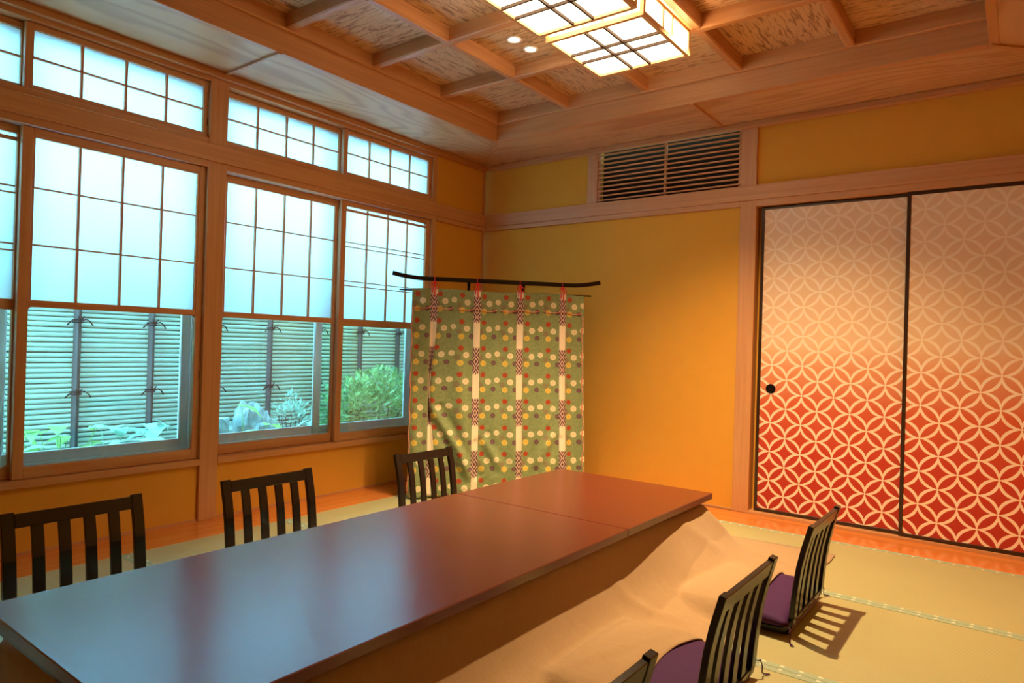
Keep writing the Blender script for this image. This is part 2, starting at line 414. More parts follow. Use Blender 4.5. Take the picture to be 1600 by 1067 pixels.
nwin = [0]
PULL = plain('pull_dark_wood', (.20, .075, .028), .6)
def sash(kind, y0, y1, xf, lowered=False, label=None):
    """one sliding sash; xf = room-side face"""
    nwin[0] += 1; d = .030; xb = xf-d; xm = xf-.5*d
    top = kind == 'transom'
    z0, z1 = (ZR0, ZR1) if top else (ZS1, ZH0)
    st, rl_b, rl_t = (.034, .028, .030) if top else (.044, .056, .036)
    o = struct(box('window_%d' % nwin[0], xb, xf, y0, y0+st, z0, z1, WZ, bev=.0015), label)
    box('stile', xb, xf, y1-st, y1, z0, z1, WZ, o, .0015)
    box('rail', xb, xf, y0+st, y1-st, z0, z0+rl_b, WY, o, .0015)
    box('rail', xb, xf, y0+st, y1-st, z1-rl_t, z1, WY, o, .0015)
    ya, yb = y0+st, y1-st
    if top:
        za, zb = z0+rl_b, z1-rl_t
        box('frosted_pane', xm-.006, xm-.002, ya-.004, yb+.004, za-.004, zb+.004, FROST, o)
        for k in (1, 2, 3):
            y = ya+(yb-ya)*k/4; box('muntin', xm-.002, xf-.004, y-.006, y+.006, za, zb, WZ, o)
        z = (za+zb)/2; box('muntin', xm-.002, xf-.003, ya, yb, z-.0045, z+.0045, WY, o)
    else:
        zl, zm0, zm1, zt = z0+rl_b, 1.155, 1.188, z1-rl_t
        box('rail', xb, xf-.002, ya, yb, zm0, zm1, WY, o, .0015)
        # clear lower pane in a moulding with rounded corners
        gl = box('glass_pane', xm-.003, xm+.001, ya-.003, yb+.003, zl-.003, zm0+.003, GLASS, o)
        mb = MB(); R = .022
        for (cy, sy) in ((ya, 1), (yb, -1)):
            for (cz, sz) in ((zl, 1), (zm0, -1)):
                pts = [(cy, cz)] + [(cy+sy*R*(1-math.sin(t*math.pi/12)), cz+sz*R*(1-math.cos(t*math.pi/12))) for t in range(7)]
                mb.prism(pts, xm+.004, 0, xm-.006)
        mb.build('corner_fillet', WY, o)
        box('frosted_pane', xm-.008, xm-.004, ya-.004, yb+.004, zm1-.004, zt+.004, FROST, o)
        hz = [1.714, 1.447]
        dz = -.033 if lowered else 0
        xa, xc = (xm-.004, xm-.0005) if lowered else (xm-.004, xf-.008)
        for k in (1, 2, 3):
            y = ya+(yb-ya)*k/4; box('muntin', xm-.004, xf-.006, y-.0055, y+.0055, zm1+dz, zt, WZ, o)
        for h in hz: box('muntin', xa, xc, ya, yb, h-.004, h+.004, WY, o)
        if lowered:    # the movable half stands slightly dropped
            f = box('snow_viewing_panel', xf-.010, xf-.003, ya, yb, 1.922, 1.940, WY, o)
            for h in hz: box('muntin', xf-.009, xf-.004, ya, yb, h+dz-.004, h+dz+.004, WY, o)
            box('lower_rail', xf-.010, xf-.001, ya, yb, 1.140, 1.164, WY, o)
        else:
            t = .010
            for (a, b_) in ((ya, ya+t), (yb-t, yb)): box('inner_bead', xm-.004, xf-.004, a, b_, zm1, zt, WZ, o)
            box('inner_bead', xm-.004, xf-.004, ya+t, yb-t, zt-t, zt, WY, o)
    # finger pull on the closing-side stile, drawn as a flat dark oval
    zz = (z0+z1)/2-.35 if not top else z0+.09
    MB().prism([(y1-st*.35+.0035*math.cos(a*math.pi/8), zz+(.032 if not top else .024)*math.sin(a*math.pi/8)) for a in range(16)], xf+.0006, 0, xf-.002).build('finger_pull', PULL, o)
    return o
FR, RR = -.025, -.065
sash('transom', -3.326, P1+.008, FR, label='frosted transom light, right one above the nearer window bay')
sash('transom', -4.20, -3.296, RR, label='frosted transom light cut by the left edge of the photo')
sash('transom', P2-.004, -1.462, RR, label='frosted transom light right of the middle post')
sash('transom', -1.487, E1-.0, FR, label='frosted transom light nearest the dark corner')
sash('sliding', -3.326, P1+.008, FR, label='snow-viewing sash left of the middle post, frosted above clear glass')
sash('sliding', -4.20, -3.288, RR, True, label='snow-viewing sash cut by the left edge of the photo')
sash('sliding', P2-.004, -1.457, RR, label='snow-viewing sash right of the middle post, frosted above clear glass')
sash('sliding', -1.492, E1-.0, FR, True, label='snow-viewing sash with dropped grille beside the green curtain')

def alu_window(y0, y1, ymid, label):
    nwin[0] += 1; xa, xb = -.215, -.155
    o = struct(box('window_%d' % nwin[0], xa, xb, y0, y1, ZS0-.02, .40, ALU, bev=.002), label)
    box('frame_head', xa, xb, y0, y1, 2.45, 2.50, ALU, o, .002)
    for (a, b_) in ((y0, y0+.03), (y1-.03, y1)): box('frame_jamb', xa, xb, a, b_, .40, 2.45, ALU, o, .002)
    for (a, b_, x) in ((y0+.03, ymid+.045, -.187), (ymid-.02, y1-.03, -.162)):
        for (p, q) in ((a, a+.05), (b_-.05, b_)): box('sash_stile', x-.024, x, p, q, .40, 2.45, ALU, o, .002)
        box('sash_rail', x-.024, x, a+.05, b_-.05, .40, .452, ALU, o, .002)
        box('sash_rail', x-.024, x, a+.05, b_-.05, 2.40, 2.45, ALU, o, .002)
        box('glass_pane', x-.014, x-.010, a+.045, b_-.045, .447, 2.405, GLASS, o)
    return o
alu_window(P0b-.02, -2.405, -3.36, 'grey metal outer window behind the nearer bay')
alu_window(-2.38, -.64, -1.545, 'grey metal outer window behind the bay by the corner')

# ------------------------------------------------------------------ back wall
PY = .02
V0, V1, VZ0, VZ1 = 1.087, 2.165, 2.127, ZM0
wb = MB()
wb.box(-.13, 2.18, PY, .14, -.03, ZN0+.01)
wb.box(-.13, V0-.004, PY, .14, ZN0, ZC+.06)
wb.box(V1+.004, XR+.1, PY, .14, ZN0, ZC+.06)
wb.box(V0-.01, V1+.01, .11, .14, ZN0, ZC+.06)
wb.box(2.18, XR+.1, .085, .14, -.03, ZN0)
wb = struct(wb.build('wall_back', PLASTER), 'ochre plaster wall with cedar rails and patterned sliding doors')
box('post', 2.171, 2.2765, 0, .09, 0, ZN0, WZ, wb, .002)
box('post', XR-.06, XR, 0, .09, 0, ZM0, WZ, wb, .002)
box('lintel_beam', 0.012, XR, -.012, .05, ZN0, ZN1, WX, wb, .002)
box('head_rail', 0, 2.171, .0, PY+.01, ZH0+.002, ZN0, WX, wb, .001)
box('head_rail', 2.2765, XR-.06, .0, .085, 1.988, ZN0, WX, wb, .001)
box('vent_post', .999, V0-.003, 0, .05, ZN1, ZM0, WZ, wb, .001)
box('vent_post', V1+.003, 2.271, 0, .05, ZN1, ZM0, WZ, wb, .001)
box('crown_rail', 0.03, XR, -.03, PY, ZM0, ZC-.002, WX, wb, .002)
box('skirting_strip', 0, 2.171, .012, PY, 0, .012, WX, wb)
box('threshold', 2.2765, XR-.06, -.002, .085, 0, .018, WX, wb, .001)

# air vent with slats
vt = thing('air_vent', ((V0+V1)/2, .05, VZ0), 'slatted wooden air vent high in the back wall', 'vent')
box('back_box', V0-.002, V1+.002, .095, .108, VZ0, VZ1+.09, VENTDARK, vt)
for x in (V0+.008, (V0+V1)/2, V1-.008): box('upright', x-.008, x+.008, .014, .034, VZ0+.001, VZ1-.001, WZ, vt)
for k in range(11):
    z = VZ0+.020+k*.0338; box('slat', V0, V1, .002, .020, z-.0045, z+.0045, WX, vt)

# sliding doors
def fusuma(n, x0, x1, y0, mat, handle_x, label):
    o = struct(box('door_%d' % n, x0+.018, x1-.018, y0+.004, y0+.020, .036, 1.970, mat), label)
    box('frame_stile', x0, x0+.02, y0, y0+.024, .019, 1.987, DARKFRAME, o, .0015)
    box('frame_stile', x1-.02, x1, y0, y0+.024, .019, 1.987, DARKFRAME, o, .0015)
    box('frame_rail', x0+.02, x1-.02, y0, y0+.024, .019, .040, DARKFRAME, o, .0015)
    box('frame_rail', x0+.02, x1-.02, y0, y0+.024, 1.966, 1.987, DARKFRAME, o, .0015)
    if handle_x:
        h = MB().lathe([(0, .006), (.020, .006), (.024, .003), (.026, -.003), (.030, -.004), (.030, 0), (.0, 0)], (0, 0, 0), 24)
        h.v = [(handle_x+x, y0+.003+z, .812+y) for x, y, z in h.v]
        h.build('handle', BLACK, o, smooth=False)
    return o
fusuma(1, 2.302, 3.150, .034, fusuma_mat('fusuma_print_one', 2.4765+.006, .317), 2.388, 'sliding door beside the post, round black finger pull, cream to red print')
fusuma(2, 3.128, 3.975, .006, fusuma_mat('fusuma_print_two', 3.312, .309), None, 'sliding door at the right edge, cream to red interlocking-circle print')

# ------------------------------------------------------------------ walls out of view
wr = struct(box('wall_right', XR, XR+.12, YF, .14, -.03, ZC+.06, PLASTER), 'ochre plaster wall on the right')
box('crown_rail', XR-.03, XR, YF, -.03, ZM0, ZC-.002, WY, wr)
wf = struct(box('wall_front', -.13, XR+.12, YF-.12, YF, -.03, ZC+.06, PLASTER), 'ochre plaster wall behind the viewpoint')
box('lintel_beam', 0.012, XR, YF, YF+.012, ZN0, ZN1, WX, wf)

# ------------------------------------------------------------------ ceiling: flat soffit round a raised coffered field
G0x, G1x, G1y, PITCH = .570, 3.505, -.577, .587
NY = 7
G0y = G1y-PITCH*NY            # about -4.69
Fx0, Fx1, Fy1, Fy0 = G0x-.028, G1x+.012, G1y+.033, G0y-.03
ce = struct(box('ceiling', -.13, XR+.12, YF-.12, .14, 2.86, 2.92, plain('ceiling_deck', (.3, .18, .08), .9)), 'cedar ceiling with a raised coffered field')
def soffit(pts, mat):
    pts = [(x-.012 if x == Fx0 else x+.012 if x == Fx1 else x, y+.012 if y == Fy1 else y-.012 if y == Fy0 else y) for x, y in pts]
    return MB().prism(pts, ZC+.02, 2, ZC).build('soffit_board', mat, ce)
hx, hy = XR, 0.0
xm_, ym_ = 2.045, -2.372
soffit([(0, 0), (xm_, 0), (xm_, Fy1), (Fx0, Fy1)], SX)
soffit([(xm_, 0), (hx, 0), (Fx1, Fy1), (xm_, Fy1)], SX)
soffit([(0, ym_), (0, 0), (Fx0, Fy1), (Fx0, ym_)], SY)
soffit([(0, YF), (0, ym_), (Fx0, ym_), (Fx0, Fy0)], SY)
soffit([(hx, 0), (hx, YF), (Fx1, Fy0), (Fx1, Fy1)], SY)
soffit([(0, YF), (Fx0, Fy0), (Fx1, Fy0), (hx, YF)], SX)
box('soffit_batten', xm_-.009, xm_+.009, Fy1, -.028, ZC-.012, ZC, WY, ce)
box('soffit_batten', .03, Fx0, ym_-.009, ym_+.009, ZC-.012, ZC, WX, ce)
def hip(ax, ay, bx_, by_):
    d = Vector((bx_-ax, by_-ay, 0)).normalized(); n = Vector((-d.y, d.x, 0))*.014
    MB().prism([(ax+n.x, ay+n.y), (ax-n.x, ay-n.y), (bx_-n.x, by_-n.y), (bx_+n.x, by_+n.y)], ZC, 2, ZC-.012).build('hip_batten', WX, ce)
hip(0.02, -.02, Fx0, Fy1); hip(hx-.02, -.02, Fx1, Fy1)
# fascia and moulding round the raised field
ZF = 2.655
for (a, b_, c_, d_, m) in ((Fx0-.04, Fx0, Fy0, Fy1, WY), (Fx1, Fx1+.04, Fy0, Fy1, WY), (Fx0-.04, Fx1+.04, Fy1, Fy1+.04, WX), (Fx0-.04, Fx1+.04, Fy0-.04, Fy0, WX)):
    box('fascia', a, b_, c_, d_, ZC-.004, ZF+.10, m, ce, .0015)
for (a, b_, c_, d_, m) in ((Fx0, G0x, Fy0, Fy1, WY), (G1x, Fx1, Fy0, Fy1, WY), (G0x, G1x, G1y, Fy1, WX), (G0x, G1x, Fy0, G0y, WX)):
    box('moulding', a, b_, c_, d_, ZF, ZF+.09, m, ce, .004)
ZB0, ZB1 = ZF+.006, 2.742
def batten(axis, pos, a, b_):
    hw, ch = .024, .007
    pts = [(-hw, ZB1), (-hw, ZB0+ch), (-hw+ch, ZB0), (hw-ch, ZB0), (hw, ZB0+ch), (hw, ZB1)]
    mb = MB()
    if axis == 'y': mb.prism([(pos+p, q) for p, q in pts], b_, 1, a); m = WY
    else: mb.prism([(pos+p, q) for p, q in pts], b_, 0, a); m = WX
    return mb.build('coffer_batten', m, ce)
for j in range(1, NY): batten('x', G1y-PITCH*j, G0x, G1x)
for i in range(1, 5):
    x = G0x+PITCH*i
    for j in range(NY): batten('y', x, G1y-PITCH*(j+1)+.024*(j < NY-1), G1y-PITCH*j-.024*(j > 0))
for i in range(5):
    for j in range(NY):
        k = (i+j) % 2
        box('ceiling_panel', G0x+PITCH*i+.0, G0x+PITCH*(i+1), G1y-PITCH*(j+1), G1y-PITCH*j, ZB1-.004, ZB1+.012, CP[k+2*(rnd.random() < .5)], ce)

# ------------------------------------------------------------------ ceiling lanterns
LB, LT = 2.528, ZB0
DARKLAT = plain('lantern_lattice_wood', (.05, .02, .008), .7)
def lantern(j, label):
    cx = G0x+PITCH*2.5; cy = G1y-PITCH*(j+.5); h = .2625
    o = thing('ceiling_lantern', (cx, cy, LB), label, 'ceiling light', 'square paper lanterns under the coffers')
    x0, x1, y0, y1 = cx-h, cx+h, cy-h, cy+h; t = .020
    # bottom frame, corner posts, top frame
    for (a, b_, c_, d_, m) in ((x0, x1, y0, y0+t, LX), (x0, x1, y1-t, y1, LX), (x0, x0+t, y0+t, y1-t, LY), (x1-t, x1, y0+t, y1-t, LY)):
        box('bottom_rail', a, b_, c_, d_, LB, LB+.024, m, o, .001)
        box('top_rail', a, b_, c_, d_, LT-.016, LT, m, o, .001)
    for (a, c_) in ((x0, y0), (x1-t, y0), (x0, y1-t), (x1-t, y1-t)): box('corner_post', a, a+t, c_, c_+t, LB+.024, LT-.016, LZ, o)
    box('paper_pane', x0+t, x1-t, y0+t, y1-t, LB+.014, LB+.018, PANE, o)
    zs0, zs1 = LB+.024, LT-.016
    box('paper_pane', x0+.008, x0+.011, y0+t, y1-t, zs0, zs1, PANE, o); box('paper_pane', x1-.011, x1-.008, y0+t, y1-t, zs0, zs1, PANE, o)
    box('paper_pane', x0+t, x1-t, y0+.008, y0+.011, zs0, zs1, PANE, o); box('paper_pane', x0+t, x1-t, y1-.011, y1-.008, zs0, zs1, PANE, o)
    for f in (.40, .60):
        x = x0+2*h*f; y = y0+2*h*f
        box('lattice_bar', x-.005, x+.005, y0+t, y1-t, LB+.000, LB+.014, DARKLAT, o); box('lattice_bar', x0+t, x1-t, y-.005, y+.005, LB+.000, LB+.014, DARKLAT, o)
        for (a, b_) in ((x0+.001, x0+.008), (x1-.008, x1-.001)): box('lattice_bar', a, b_, y-.006, y+.006, zs0, zs1, LZ, o)
        for (a, b_) in ((y0+.001, y0+.008), (y1-.008, y1-.001)): box('lattice_bar', x-.006, x+.006, a, b_, zs0, zs1, LZ, o)
    return o
lantern(1, 'lit square paper lantern closest to the back wall')
lantern(2, 'lit square paper lantern cut by the top edge of the photo')

def downlight(x, y, label, power=1.0):
    o = thing('downlight', (x, y, ZB1-.004), label, 'downlight', 'round recessed downlights')
    c = (x, y, ZB1-.004)
    MB().lathe([(.030, -.0005), (.033, -.005), (.040, -.006), (.043, -.003), (.043, 0)], c, 32).build('trim_ring', WHITEMETAL, o, smooth=True)
    MB().lathe([(.0, -.0022), (.020, -.0025), (.030, -.001), (.031, 0)], c, 24).build('lens', LENS, o, smooth=True)
    ld = bpy.data.lights.new('downlight_beam', 'SPOT'); ld.energy = SPOT*power; ld.color = WARM
    ld.spot_size = math.radians(114 if power > 1 else 66); ld.spot_blend = 1.0 if power > 1 else .8; ld.shadow_soft_size = .022
    lo = bpy.data.objects.new('downlight_beam', ld); COL.objects.link(lo); lo.parent = o; lo.location = (0, 0, -.012)
    return o
downlight(1.385, -1.469, 'left of two round downlights beside the lantern', .85)
downlight(1.391, -1.319, 'right of two round downlights beside the lantern', .85)
downlight(2.50, -1.34, 'round downlight right of the lanterns, above the frame', 3.0)

# ------------------------------------------------------------------ tables
TZ0, TZ1 = .314, .345
def low_table(y0, y1, label):
    x0, x1 = 1.580, 2.470; cy = (y0+y1)/2
    o = thing('low_table', (2.025, cy, 0), label, 'table', 'low lacquered tables set end to end')
    box('tabletop', x0, x1, y0, y1, TZ0, TZ1, LACQUER, o, .0025)
    box('apron', x0+.045, x1-.045, y0+.012, y1-.012, TZ0-.022, TZ0, BLACK, o, .002)
    for x in (x0+.09, x1-.09):
        for y in (y0+.10, y1-.10): box('leg', x-.025, x+.025, y-.025, y+.025, .0, TZ0-.030, BLACK, o)
    return o
low_table(-2.0565, -1.163, 'square dark red lacquer table end nearest the back wall')
low_table(-3.866, -2.0585, 'long dark red lacquer table section reflecting the windows')

# ------------------------------------------------------------------ chairs
CHAIRY = {'r': (-1.580, -2.487, -3.35), 'l': (-3.41, -2.613, -1.60)}
def make_chair():
    o = thing('legless_chair', (0, 0, 0), 'x', 'chair', 'black legless floor chairs')
    HW = .232
    side = [(-.02, .016), (-.12, .016), (-.168, .020), (-.190, .040), (-.197, .075), (-.200, .12), (-.206, .18), (-.217, .26), (-.232, .33), (-.247, .385), (-.256, .418)]
    def rect(wd, t): return [(-wd/2, -t/2), (wd/2, -t/2), (wd/2, t/2), (-wd/2, t/2)]
    for s in (-1, 1):
        MB().sweep([(x, s*(HW-.02), z) for x, z in side], rect(.040, .020), (0, 1, 0)).build('side_frame', BLACK, o, bev=.002)
    sl = [p for p in side if .03 < p[1] < .40]
    for k in range(4):
        y = (-1.5+k)*.0835
        MB().sweep([(x+.001, y, z) for x, z in sl], rect(.038, .012), (0, 1, 0)).build('slat', BLACK, o, bev=.001)
    MB().sweep([(-.2405, 0, .365), (-.247, 0, .387), (-.2535, 0, .412)], rect(2*HW-.078, .017), (0, 1, 0)).build('top_rail', BLACK, o, bev=.002)
    MB().sweep([(-.185, 0, .028), (-.192, 0, .045), (-.196, 0, .062)], rect(2*HW-.078, .014), (0, 1, 0)).build('bottom_rail', BLACK, o, bev=.001)
    MB().box(-.19, .19, -HW, HW, .006, .018).build('seat', BLACK, o, bev=.004)
    return o
proto = make_chair()
seats = [('l', 2, 'black slatted legless chair in front of the green curtain'),
         ('l', 1, 'black slatted legless chair right of the middle window post'),
         ('l', 0, 'black slatted legless chair at the left edge, by the window wall'),
         ('r', 0, 'black slatted legless chair closest to the sliding doors, casting a striped shadow'),
         ('r', 1, 'black slatted legless chair between the two others right of the table'),
         ('r', 2, 'black slatted legless chair cut off by the bottom edge')]
for i, (s, k, lab) in enumerate(seats):
    c = proto if i == 0 else copy_tree(proto)
    c['label'] = lab
    if s == 'r': c.location = (2.822, CHAIRY['r'][k], .0); c.rotation_euler = (0, 0, math.pi)
    else: c.location = (1.172, CHAIRY['l'][k], 0)

# cushions
def cushion(cx, cy, yaw_, label):
    o = thing('floor_cushion', (cx, cy, .018), label, 'cushion', 'purple floor cushions on the chairs')
    a, b_, n = .235, .285, 22
    mb = MB(); idx = {}
    for s in (1, -1):
        for i in range(n+1):
            for j in range(n+1):
                u, v = -1+2*i/n, -1+2*j/n
                edge = (1-abs(u)**4)*(1-abs(v)**4)
                z = .040 + s*.034*max(0, edge)**.42
                pin = 1-.035*(1-abs(u))*(abs(v) > .9) - .0
                x, y = u*a*(1-.05*(1-v*v)*abs(u)**3), v*b_*(1-.05*(1-u*u)*abs(v)**3)
                key = (i, j, s if 0 < i < n and 0 < j < n else 0)
                if key not in idx:
                    idx[key] = len(mb.v)
                    c, sn = math.cos(yaw_), math.sin(yaw_)
                    mb.v.append((cx+c*x-sn*y, cy+sn*x+c*y, .018+z-.004+.003*math.sin(9*u+4*v)*edge))
        for i in range(n):
            for j in range(n):
                q = [idx[(p, r, s if 0 < p < n and 0 < r < n else 0)] for p, r in ((i, j), (i+1, j), (i+1, j+1), (i, j+1))]
                mb.f.append(tuple(q if s > 0 else q[::-1]))
    mb.build('pad', PURPLE, o, smooth=True)
    for (u, v) in ((1, -1), (1, 1), (-1, -1), (-1, 1)):
        c, sn = math.cos(yaw_), math.sin(yaw_); x, y = u*a, v*b_
        px, py = cx+c*x-sn*y, cy+sn*x+c*y; dx, dy = u*.7, v*.7
        pth = [(px, py, .05), (px+.010*dx, py+.008*dy, .054), (px+.018*dx, py+.014*dy, .036), (px+.016*dx, py+.020*dy, .012), (px+.022*dx, py+.030*dy, .006)]
        t = MB().tube(pth, [.002, .0022, .0022, .0022, .003], 6)
        for k in range(5):
            an = k*1.3; e = pth[-1]
            t.tube([e, (e[0]+.015*dx+.006*math.cos(an), e[1]+.018*dy+.006*math.sin(an), .0035)], .0014, 4)
        t.build('tassel', PURPLE, o, smooth=True)
    return o
cushion(2.775, CHAIRY['r'][0], .03, 'purple cushion on the chair closest to the sliding doors')
cushion(2.775, CHAIRY['r'][1]+.01, -.02, 'purple cushion on the middle chair right of the table')
cushion(2.775, CHAIRY['r'][2], .02, 'purple cushion on the chair cut off by the bottom edge')

# ------------------------------------------------------------------ blanket over the heating frame
def sstep(a, b_, x):
    t = max(0, min(1, (x-a)/(b_-a))); return t*t*(3-2*t)
def cushion_top(x, y):
    z = 0
    for yc in CHAIRY['r']:
        u, v = (x-2.775)/.235, (y-yc)/.285
        if abs(u) < 1.25 and abs(v) < 1.25:
            e = max(0, (1-min(1, abs(u))**4)*(1-min(1, abs(v))**4))
            k = (.054+.034*e**.42)
            z = max(z, (k+.005)*(1-sstep(1.0, 1.25, abs(v)))*(1-sstep(1.0, 1.25, abs(u))))
    return z
def blanket_z(x, y):
    rx0, rx1, ry0, ry1 = 1.645, 2.405+.027*sstep(-2.1, -1.4, y), -3.81, -1.205
    dx = max(rx0-x, 0, x-rx1); dy = max(ry0-y, 0, y-ry1)
    d = math.hypot(dx, dy*1.15)
    g = sstep(-2.15, -1.35, y)
    L = .060+.075*g+.07*(1-sstep(-3.95, -3.75, y))+.05*(x < 2); A = .190-.030*g
    z = .008+A*math.exp(-(d/L)**1.3)+(.282-A)*math.exp(-(d/.22)**1.6)
    z = max(z, cushion_top(x, y))
    # folds
    wr_ = sstep(.03, .15, d)*(1-sstep(.42, .60, d))
    z += wr_*.014*(mnoise.noise(Vector((x*3.1+3, y*2.3, 0)))+.6*mnoise.noise(Vector((x*7+y*4, y*5-x*3, 2))))
    # fold ridge running down from the far right corner, and one mid-way
    for (ax, ay, bx_, by_, h, w_) in ((2.44, -1.27, 2.66, -1.02, .020, .03), (2.44, -1.55, 2.62, -1.30, .012, .03), (2.44, -2.15, 2.72, -2.0, .012, .03), (2.55, -2.9, 2.86, -1.95, .010, .03)):
        vx, vy = bx_-ax, by_-ay; L2 = vx*vx+vy*vy
        t = max(0, min(1, ((x-ax)*vx+(y-ay)*vy)/L2)); e = math.hypot(x-ax-t*vx, y-ay-t*vy)
        z += h*math.exp(-(e/w_)**2)*math.sin(math.pi*min(1, t*.9+.1))
    return max(z, .006, cushion_top(x, y)+.003)
NX, NYb = 120, 210
mb = MB()
for j in range(NYb+1):
    y = -4.22+3.60*j/NYb
    xe1 = 2.865+.05*sstep(-1.2, -.7, y)-.05*math.exp(-((y+2.45)/.25)**2)+.012*math.sin(y*6)
    xe0 = 1.38+.02*math.sin(y*5)
    for i in range(NX+1):
        x = xe0+(xe1-xe0)*i/NX
        yy = y+(.02*math.sin(x*5) if j == NYb else 0)
        mb.v.append((x, yy, blanket_z(x, yy)))
for j in range(NYb):
    for i in range(NX):
        a = j*(NX+1)+i; mb.f.append((a, a+1, a+NX+2, a+NX+1))
bl = mb.build('blanket', FLEECE, None, smooth=True)
sm = bl.modifiers.new('thickness', 'SOLIDIFY'); sm.thickness = .005; sm.offset = -1
tag(bl, 'beige fleece blanket spilling from under the low tables onto the floor', 'blanket')

# ------------------------------------------------------------------ curtain stand across the corner
K0 = Vector((.40, -1.20, 0)); KU = Vector((.668, .744, 0)).normalized(); KN = Vector((.744, -.668, 0)).normalized()
def K(s, z, off=0): return K0 + KU*s + KN*off + Vector((0, 0, z))
ks = thing('curtain_stand', tuple(K(.57, 0, -.03)), 'black lacquer stand with an upswept crossbar holding the green curtain', 'curtain stand')
def sweep_bar(path, wd, t, name, par, mat=BLACK, bev=.002):
    return MB().sweep(path, [(-wd/2, -t/2), (wd/2, -t/2), (wd/2, t/2), (-wd/2, t/2)], KN).build(name, mat, par, bev=bev)
pb = []
for k in range(33):
    s = -.152+1.458*k/32; e = max(0, (abs(s-.577)-.52)/.209)
    pb.append(K(s, 1.475+.028*e**1.7, -.02))
sweep_bar(pb, .022, .029, 'crossbar', ks)
for s in (.367, .751): MB().tube([K(s, .05, -.03), K(s, 1.47, -.025)], .011, 12).build('upright', BLACK, ks, smooth=True)
MB().tube([K(-.103, 1.392, -.008), K(1.238, 1.404, -.008)], .0055, 10).build('curtain_rod', BLACK, ks, smooth=True)
def kbox(s0, s1, o0, o1, z0, z1, name):
    mb = MB().box(s0, s1, o0, o1, z0, z1); mb.v = [tuple(K(s, z, o)) for s, o, z in mb.v]
    return mb.build(name, BLACK, ks, bev=.006)
kbox(.30, .82, -.22, -.005, .0, .05, 'base')

def cloth_off(s, z):
    f = sstep(1.35, .2, z) if False else 1-sstep(.15, 1.38, z)
    o = .012 + f*(.016*math.sin(s*21+.6)+.010*math.sin(s*37+z*2.2)) + .0025*math.sin(s*55+z*3)
    o += f*f*.05
    # deep pleat swallowing the first ribbon
    pl = math.exp(-((z-.72)/.30)**2)
    o -= pl*.060*math.exp(-((s-.132)/.020)**2)
    # diagonal drag folds low on the left
    for (s0, z0, s1, z1, h) in ((.16, .62, .42, .10, .022), (.46, .42, .62, .18, .012), (.98, .45, .80, .18, .010)):
        vx, vz = s1-s0, z1-z0; L2 = vx*vx+vz*vz
        t = max(0, min(1, ((s-s0)*vx+(z-z0)*vz)/L2)); e = math.hypot(s-s0-t*vx, z-z0-t*vz)
        o += h*math.exp(-(e/.03)**2)*math.sin(math.pi*(t*.85+.1)) - .6*h*math.exp(-((e-.05)/.03)**2)*(t > .02)*(t < .98)
    return o
ZT = 1.405
def cloth_pt(s, z, lift=0):
    ed = .012*(1-z/ZT)                       # flares a little towards the hem
    ss = -.018+(s+.018)*(1+ed*1.6)
    ss -= .040*math.exp(-((z-.72)/.30)**2)*sstep(.100, .160, s)*(1-sstep(.16, .40, s))
    return K(ss, z + (.004*math.sin(s*9)*(z > 1.2)), cloth_off(s, z)+lift)
cu = thing('curtain', tuple(K(.57, 0, .02)), 'green brocade curtain with chrysanthemums and four white ribbons', 'curtain')
def strip(s0, s1, ns, z0, z1, nz, name, mat, par, lift, uvf, thick):
    o = origin(par); V, F, UV = [], [], []
    for j in range(nz+1):
        for i in range(ns+1):
            s, z = s0+(s1-s0)*i/ns, z0+(z1-z0)*j/nz
            V.append(tuple(cloth_pt(s, z, lift)-o)); UV.append(uvf(s, z))
    for j in range(nz):
        for i in range(ns):
            a = j*(ns+1)+i; F.append((a, a+1, a+ns+2, a+ns+1))
    me = bpy.data.meshes.new(name); me.from_pydata(V, [], F); me.materials.append(mat)
    ul = me.uv_layers.new(name='UVMap')
    for p in me.polygons:
        p.use_smooth = True
        for li in p.loop_indices: ul.data[li].uv = UV[me.loops[li].vertex_index]
    ob = bpy.data.objects.new(name, me); COL.objects.link(ob); ob.parent = par; ORG[ob.name] = o
    md = ob.modifiers.new('thickness', 'SOLIDIFY'); md.thickness = thick; md.offset = -1
    return ob
strip(-.018, 1.182, 170, .012, ZT, 110, 'cloth', BROCADE, cu, 0, lambda s, z: (s-.020, z-1.369), .002)
RB = [.131, .423, .723, 1.026]
for s in RB:
    strip(s-.0235, s+.0235, 8, .02, ZT+.008, 110, 'ribbon', RIBBON, cu, .0035, lambda q, z, s=s: ((q-s)/.0235, ZT-z), .0012)
    # red cord bow tying the ribbon to the crossbar
    mb = MB()
    c0 = K(s, 1.475, -.02)
    mb.tube([c0 + KN*.016*math.cos(a*math.pi/6) + Vector((0, 0, .016*math.sin(a*math.pi/6))) for a in range(13)], .0034, 6)
    for d in (-1, 1):
        mb.tube([K(s, 1.460, .0), K(s+d*.012, 1.448, .012), K(s+d*.024, 1.428, .022), K(s+d*.022, 1.408, .024), K(s+d*.006, 1.412, .022)], .0038, 6)
    mb.tube([K(s, 1.462, .002), K(s-.004, 1.43, .020), K(s-.014, 1.40, .026), K(s-.016, 1.375, .026)], .0038, 6)
    mb.tube([K(s, 1.462, .002), K(s+.005, 1.43, .021), K(s+.002, 1.39, .026), K(s+.004, 1.352, .025)], .0038, 6)
    mb.build('tie_cord', REDCORD, cu, smooth=True)
